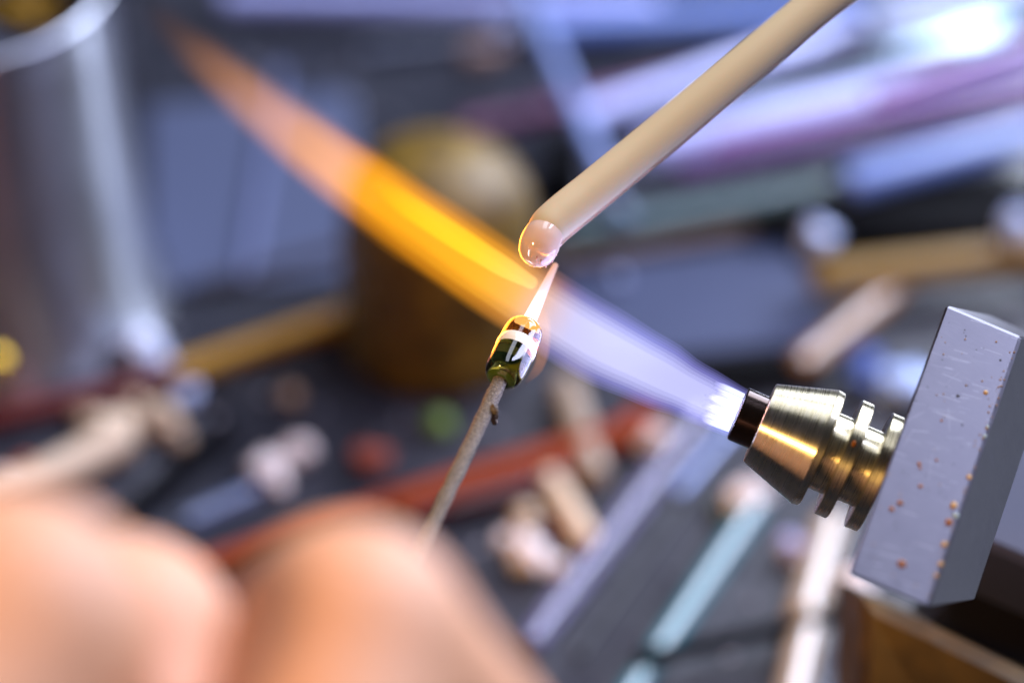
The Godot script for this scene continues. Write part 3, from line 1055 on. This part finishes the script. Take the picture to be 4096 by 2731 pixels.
	rod("glass_rod", Vector3(0.02870, 0.01269, -0.21313), Vector3(0.10725, 0.01269, -0.26823), 0.00269, mint, "pale mint rod under the lilac one in the bundle", "glass rod", g)
	rod("glass_rod", Vector3(0.06806, 0.00980, -0.20605), Vector3(0.11844, 0.00980, -0.22926), 0.00380, blue, "steel blue rod lowest in the bundle at the right edge", "glass rod", g)
	rod("glass_rod", Vector3(-0.01061, 0.00644, -0.23224), Vector3(0.05165, 0.00644, -0.25998), 0.00244, plum, "plum coloured rod left of the ivory rod, pointing to it", "glass rod", g)
	rod("glass_rod", Vector3(0.01410, 0.00846, -0.23420), Vector3(0.07566, 0.00846, -0.27396), 0.00246, lilac_pale, "thin lilac rod behind the ivory rod", "glass rod", g)
	rod("glass_rod", Vector3(0.00619, 0.00744, -0.27542), Vector3(0.07865, 0.00744, -0.28391), 0.00344, blue, "blue grey rod lying level at the top edge", "glass rod", g)
	rod("glass_rod", Vector3(0.03987, 0.02314, -0.19919), Vector3(0.11682, 0.02314, -0.22865), 0.00114, shiny(Color(0.50, 0.20, 0.56), 0.3), "thin magenta rod on top of the broad lilac one in the bundle", "glass rod", g)
	rod("glass_rod", Vector3(0.03439, 0.01737, -0.22437), Vector3(0.09473, 0.01737, -0.24814), 0.00137, shiny(Color(0.20, 0.18, 0.30), 0.3), "thin dark violet rod above the mint one in the bundle", "glass rod", g)
	rod("glass_rod", Vector3(0.07850, 0.01240, -0.26678), Vector3(0.12717, 0.01240, -0.28493), 0.00440, shiny(Color(0.50, 0.53, 0.64), 0.35), "whitish lilac rod in the upper right corner", "glass rod", g)
	rod("glass_rod", Vector3(0.00182, 0.01800, -0.27640), Vector3(0.01917, 0.01800, -0.19284), 0.00200, shiny(Color(0.55, 0.62, 0.82)), "thin pale blue rod lying steeply across the plum one", "glass rod", g)
	rod("glass_rod", Vector3(-0.06469, 0.00698, -0.28992), Vector3(0.03179, 0.00698, -0.28580), 0.00298, lilac_pale, "pale grey rod level along the top edge, left of the bundle")
	# blocks and sheets between them
	var filler := obj("gap_filler", block(Vector3(0.09461, 0.00350, -0.20286), Vector3(0.043, 0, 0.004), Vector3(0, 0.0035, 0), Vector3(-0.004, 0, 0.011), 0.0008), black)  # black block added to paint the shaded gap between the rods
	tag(filler, "flat black tray put in for the shaded gap under the steel blue rod at the right", "filler")
	var plate := obj("steel_plate", block(Vector3(0.03514, 0.00100, -0.17524), Vector3(0.0235, 0, -0.004), Vector3(0, 0.001, 0), Vector3(0.004, 0, 0.0165), 0.0004), mat(Color(0.25, 0.28, 0.39), 0.42, 0.3))
	tag(plate, "thin blue grey steel plate lying right of the flame", "plate")
	var sheet := obj("sheen_sheet", block(Vector3(-0.05296, 0.00060, -0.21915), Vector3(0.022, 0, -0.003), Vector3(0, 0.0006, 0), Vector3(0.004, 0, 0.036), 0.0003), mat(Color(0.33, 0.36, 0.46), 0.4, 0.2))  # added pale sheet: its colour paints the bench's reflected light
	tag(sheet, "pale blue grey sheet put in for light reflected off the bench between the steel canister and the wooden block", "sheet")
	var strip := obj("shade_strip", block(Vector3(0.04286, 0.00200, -0.15125), Vector3(0.016, 0, -0.002), Vector3(0, 0.002, 0), Vector3(0.001, 0, 0.0045), 0.0006), black)  # black bar that paints the shadow at the plate's near edge
	tag(strip, "black strip put in for the shade along the plate's near edge, behind the burner tip", "strip")
	var wedge := obj("black_wedge", block(Vector3(0.01026, 0.00400, -0.21880), Vector3(0.0045, 0, 0), Vector3(0, 0.004, 0), Vector3(0, 0, 0.009), 0.0008), black)  # small, evenly black block
	tag(wedge, "small black block left of the pale blue steep rod", "block")

# ---------------------------------------------------------------- crumbs and bits
func build_crumbs() -> void:
	var white := mat(Color(0.93, 0.88, 0.86), 0.5)
	var cream := mat(Color(0.84, 0.74, 0.62), 0.5)
	var tan := mat(Color(0.66, 0.54, 0.42), 0.5)
	var clear := shiny(Color(0.70, 0.76, 0.92), 0.15)
	var g := "pale crumbs of glass on the bench"
	crumb("glass_crumb", Vector3(-0.04414, 0.00260, -0.12096), 0.00326, Vector3(1, 0.8, 1), white, 1, "pinkish white crumb, left half of a pair above the knuckles", "crumb", g)
	crumb("glass_crumb", Vector3(-0.03863, 0.00241, -0.12637), 0.00301, Vector3(1, 0.8, 1), white, 2, "pinkish white crumb, right half of a pair above the knuckles", "crumb", g)
	crumb("glass_crumb", Vector3(-0.04135, 0.00162, -0.14387), 0.00202, Vector3.ONE, tan, 3, "small round tan crumb left of the wooden block", "crumb", g)
	crumb("glass_crumb", Vector3(-0.07339, 0.00332, -0.13173), 0.00415, Vector3(1.3, 0.8, 0.9), cream, 4, "biggest cream crumb of the heap under the canister", "crumb", g)
	crumb("glass_crumb", Vector3(-0.06424, 0.00289, -0.13497), 0.00361, Vector3(1.1, 0.8, 1.0), cream, 5, "cream crumb at the right end of the heap under the canister", "crumb", g)
	crumb("glass_crumb", Vector3(-0.07894, 0.00178, -0.13713), 0.00222, Vector3.ONE, tan, 6, "small tan crumb behind the heap under the canister", "crumb", g)
	rod("cream_stick", Vector3(-0.09539, 0.00360, -0.10534), Vector3(-0.07058, 0.00360, -0.12806), 0.00360, cream, "cream stick running from the heap of crumbs to the left edge", "stick")
	crumb("glass_crumb", Vector3(-0.06046, 0.00157, -0.14489), 0.00197, Vector3(1, 0.7, 1.4), clear, 7, "bluish clear crumb beside the amber rod", "crumb", g)
	crumb("glass_crumb", Vector3(-0.07036, 0.00421, -0.15593), 0.00401, Vector3(1, 1.0, 1), shiny(Color(0.86, 0.89, 0.97)), 8, "bright clear lump of glass against the canister's foot", "crumb", g)
	crumb("glass_crumb", Vector3(-0.06652, 0.00282, -0.15363), 0.00228, Vector3(1, 0.9, 1), clear, 9, "small clear lump right of the canister's foot", "crumb", g)
	crumb("glass_crumb", Vector3(-0.06847, 0.00181, -0.14803), 0.00226, Vector3(1, 0.9, 1), white, 19, "pale pink crumb below the canister's foot", "crumb", g)
	crumb("lime_bead", Vector3(-0.01341, 0.00186, -0.13514), 0.00233, Vector3(1, 0.9, 1), shiny(Color(0.42, 0.56, 0.03)), 10, "lime green glass blob in front of the wooden block", "bead")
	crumb("glass_crumb", Vector3(-0.02518, 0.00240, -0.12444), 0.00300, Vector3(1.2, 0.6, 0.9), mat(Color(0.55, 0.24, 0.16), 0.5), 11, "reddish brown crumb under the wooden block", "crumb", g)
	crumb("glass_crumb", Vector3(0.02488, 0.00242, -0.13094), 0.00303, Vector3(0.9, 0.8, 1.3), white, 12, "white crumb at the right end of the orange rod", "crumb", g)
	rod("cream_tube", Vector3(0.00668, 0.00239, -0.11805), Vector3(0.01312, 0.00239, -0.10021), 0.00239, cream, "short cream tube among the crumbs below the orange rod", "tube")
	crumb("glass_crumb", Vector3(0.00222, 0.00182, -0.10757), 0.00228, Vector3.ONE, cream, 13, "round cream crumb left of the short cream tube", "crumb", g)
	crumb("glass_crumb", Vector3(0.00292, 0.00292, -0.09635), 0.00365, Vector3(1.2, 0.8, 0.9), white, 14, "large white crumb nearest the mandrel's lower end", "crumb", g)
	crumb("glass_crumb", Vector3(0.04169, 0.00377, -0.11101), 0.00347, Vector3(1.1, 0.8, 0.9), white, 15, "white blob at the far end of the turquoise rod", "crumb", g)
	crumb("glass_crumb", Vector3(0.04847, 0.00201, -0.09865), 0.00251, Vector3.ONE, mat(Color(0.70, 0.70, 0.86), 0.4), 16, "lilac crumb left of the stout cream rod", "crumb", g)
	crumb("glass_crumb", Vector3(0.05834, 0.00247, -0.08839), 0.00309, Vector3(1, 0.8, 0.9), white, 17, "pinkish white crumb by the bottom corner of the steel bracket", "crumb", g)
	crumb("glass_crumb", Vector3(0.05920, 0.01457, -0.17846), 0.00322, Vector3.ONE, clear, 18, "pale lilac lump above the end of the ochre rod", "crumb", g)
	crumb("glass_crumb", Vector3(-0.00152, 0.01238, -0.26641), 0.00298, Vector3.ONE, clear, 20, "pale blue lump at the top, left of the steep rod", "crumb", g)
	crumb("glass_crumb", Vector3(0.09844, 0.01459, -0.18233), 0.00324, Vector3.ONE, clear, 21, "pale lump at the right edge above the ochre rod", "crumb", g)
	crumb("glass_crumb", Vector3(0.02079, 0.01413, -0.18698), 0.00266, Vector3.ONE, shiny(Color(0.42, 0.52, 0.62)), 22, "faint blue lump on the grey green rod", "crumb", g)
	crumb("glass_crumb", Vector3(0.06592, 0.00387, -0.15004), 0.00484, Vector3(1.2, 0.6, 0.6), mat(Color(0.09, 0.22, 0.52), 0.4), 23, "deep blue glass piece behind the burner's cone", "glass piece")
	crumb("glass_crumb", Vector3(0.07434, 0.00384, -0.14521), 0.00480, Vector3(1.2, 0.5, 0.9), shiny(Color(0.66, 0.76, 0.95)), 24, "pale blue glass piece between the cone and the steel bracket", "glass piece")
	crumb("gold_ball", Vector3(-0.09086, 0.02192, -0.12609), 0.00240, Vector3.ONE, mat(Color(0.95, 0.78, 0.30), 0.2, 1.0), 25, "shiny gold ball at the left edge in front of the canister", "ball")
	crumb("brass_scrap", Vector3(-0.09221, 0.05535, -0.19524), 0.00669, Vector3(1.2, 0.6, 0.8), mat(Color(0.62, 0.46, 0.14), 0.4, 0.6), 26, "brass coloured scrap in the upper left corner, showing over the canister's rim", "scrap")
	crumb("tan_crumb", Vector3(-0.00640, 0.00243, -0.27295), 0.00303, Vector3(0.6, 0.6, 1.6), mat(Color(0.66, 0.52, 0.46), 0.5), 27, "tan piece standing at the top left of the plum rod", "crumb", g)
	crumb("glass_crumb", Vector3(-0.08733, 0.00152, -0.12237), 0.00190, Vector3.ONE, mat(Color(0.70, 0.32, 0.10), 0.5), 28, "orange crumb at the left edge, behind the cream stick", "crumb", g)
	crumb("glass_crumb", Vector3(-0.09084, 0.00151, -0.11855), 0.00189, Vector3.ONE, white, 29, "pinkish white crumb at the left edge, in front of the orange one", "crumb", g)
	crumb("glass_crumb", Vector3(-0.06994, 0.00134, -0.14246), 0.00168, Vector3.ONE, cream, 30, "small cream crumb on top of the heap under the canister", "crumb", g)
	crumb("glass_crumb", Vector3(-0.06039, 0.00132, -0.13109), 0.00165, Vector3.ONE, cream, 31, "small cream crumb at the front of the heap under the canister", "crumb", g)
	crumb("glass_crumb", Vector3(-0.04165, 0.00151, -0.11792), 0.00189, Vector3.ONE, white, 32, "small white crumb just in front of the pinkish pair", "crumb", g)
	crumb("glass_crumb", Vector3(0.00792, 0.00127, -0.10522), 0.00158, Vector3.ONE, mat(Color(0.45, 0.12, 0.10), 0.4), 33, "dark red crumb between the cream crumbs below the orange rod", "crumb", g)
	crumb("glass_crumb", Vector3(-0.00121, 0.00126, -0.10220), 0.00157, Vector3.ONE, white, 34, "small white crumb touching the large white one", "crumb", g)
	crumb("glass_crumb", Vector3(0.00741, 0.00145, -0.09484), 0.00182, Vector3.ONE, white, 35, "white crumb right of the large white one", "crumb", g)
	crumb("glass_crumb", Vector3(0.02267, 0.00333, -0.13638), 0.00166, Vector3.ONE, mat(Color(0.62, 0.16, 0.10), 0.4), 36, "small red crumb behind the white one at the orange rod's end", "crumb", g)
	crumb("glass_crumb", Vector3(0.02789, 0.00131, -0.12652), 0.00164, Vector3.ONE, mat(Color(0.60, 0.56, 0.66), 0.4), 37, "grey lilac crumb beside the clear lilac rod's top", "crumb", g)
	crumb("glass_crumb", Vector3(0.03716, 0.00149, -0.11044), 0.00186, Vector3(1.2, 0.6, 1.0), mat(Color(0.24, 0.28, 0.12), 0.4), 38, "dark olive crumb left of the turquoise rod's far end", "crumb", g)
	crumb("glass_crumb", Vector3(-0.05442, 0.00135, -0.14520), 0.00169, Vector3.ONE, mat(Color(0.12, 0.10, 0.12), 0.4), 39, "black crumb in front of the amber rod", "crumb", g)
	crumb("glass_crumb", Vector3(-0.04388, 0.00179, -0.23465), 0.00224, Vector3.ONE, mat(Color(0.44, 0.36, 0.30), 0.4), 40, "dim tan crumb seen through the orange plume", "crumb", g)
	crumb("glass_crumb", Vector3(0.02085, 0.00309, -0.18128), 0.00136, Vector3.ONE, clear, 41, "small clear crumb on the steel plate right of the flame", "crumb", g)
	# glass dust and splinters nobody could count
	var st := SurfaceTool.new()
	st.begin(Mesh.PRIMITIVE_TRIANGLES)
	for q in 260:
		var p := Vector3(rng.randf_range(-0.10, 0.11), 0.0003, rng.randf_range(-0.34, 0.0))
		st.append_from(lump(Vector3.ZERO, Vector3(rng.randf_range(0.6, 2.2), 0.6, rng.randf_range(0.6, 1.2)) * rng.randf_range(0.0003, 0.0009), rng.randf() * 3.0, 0.7, 500 + q, 4), 0, Transform3D(Basis(), p))
	var grit := obj("glass_grit", st.commit(), shiny(Color(0.62, 0.60, 0.64)))
	grit.set_meta("kind", "stuff")
	grit.set_meta("label", "fine glass splinters and dust strewn over the bench top")
	grit.set_meta("category", "grit")
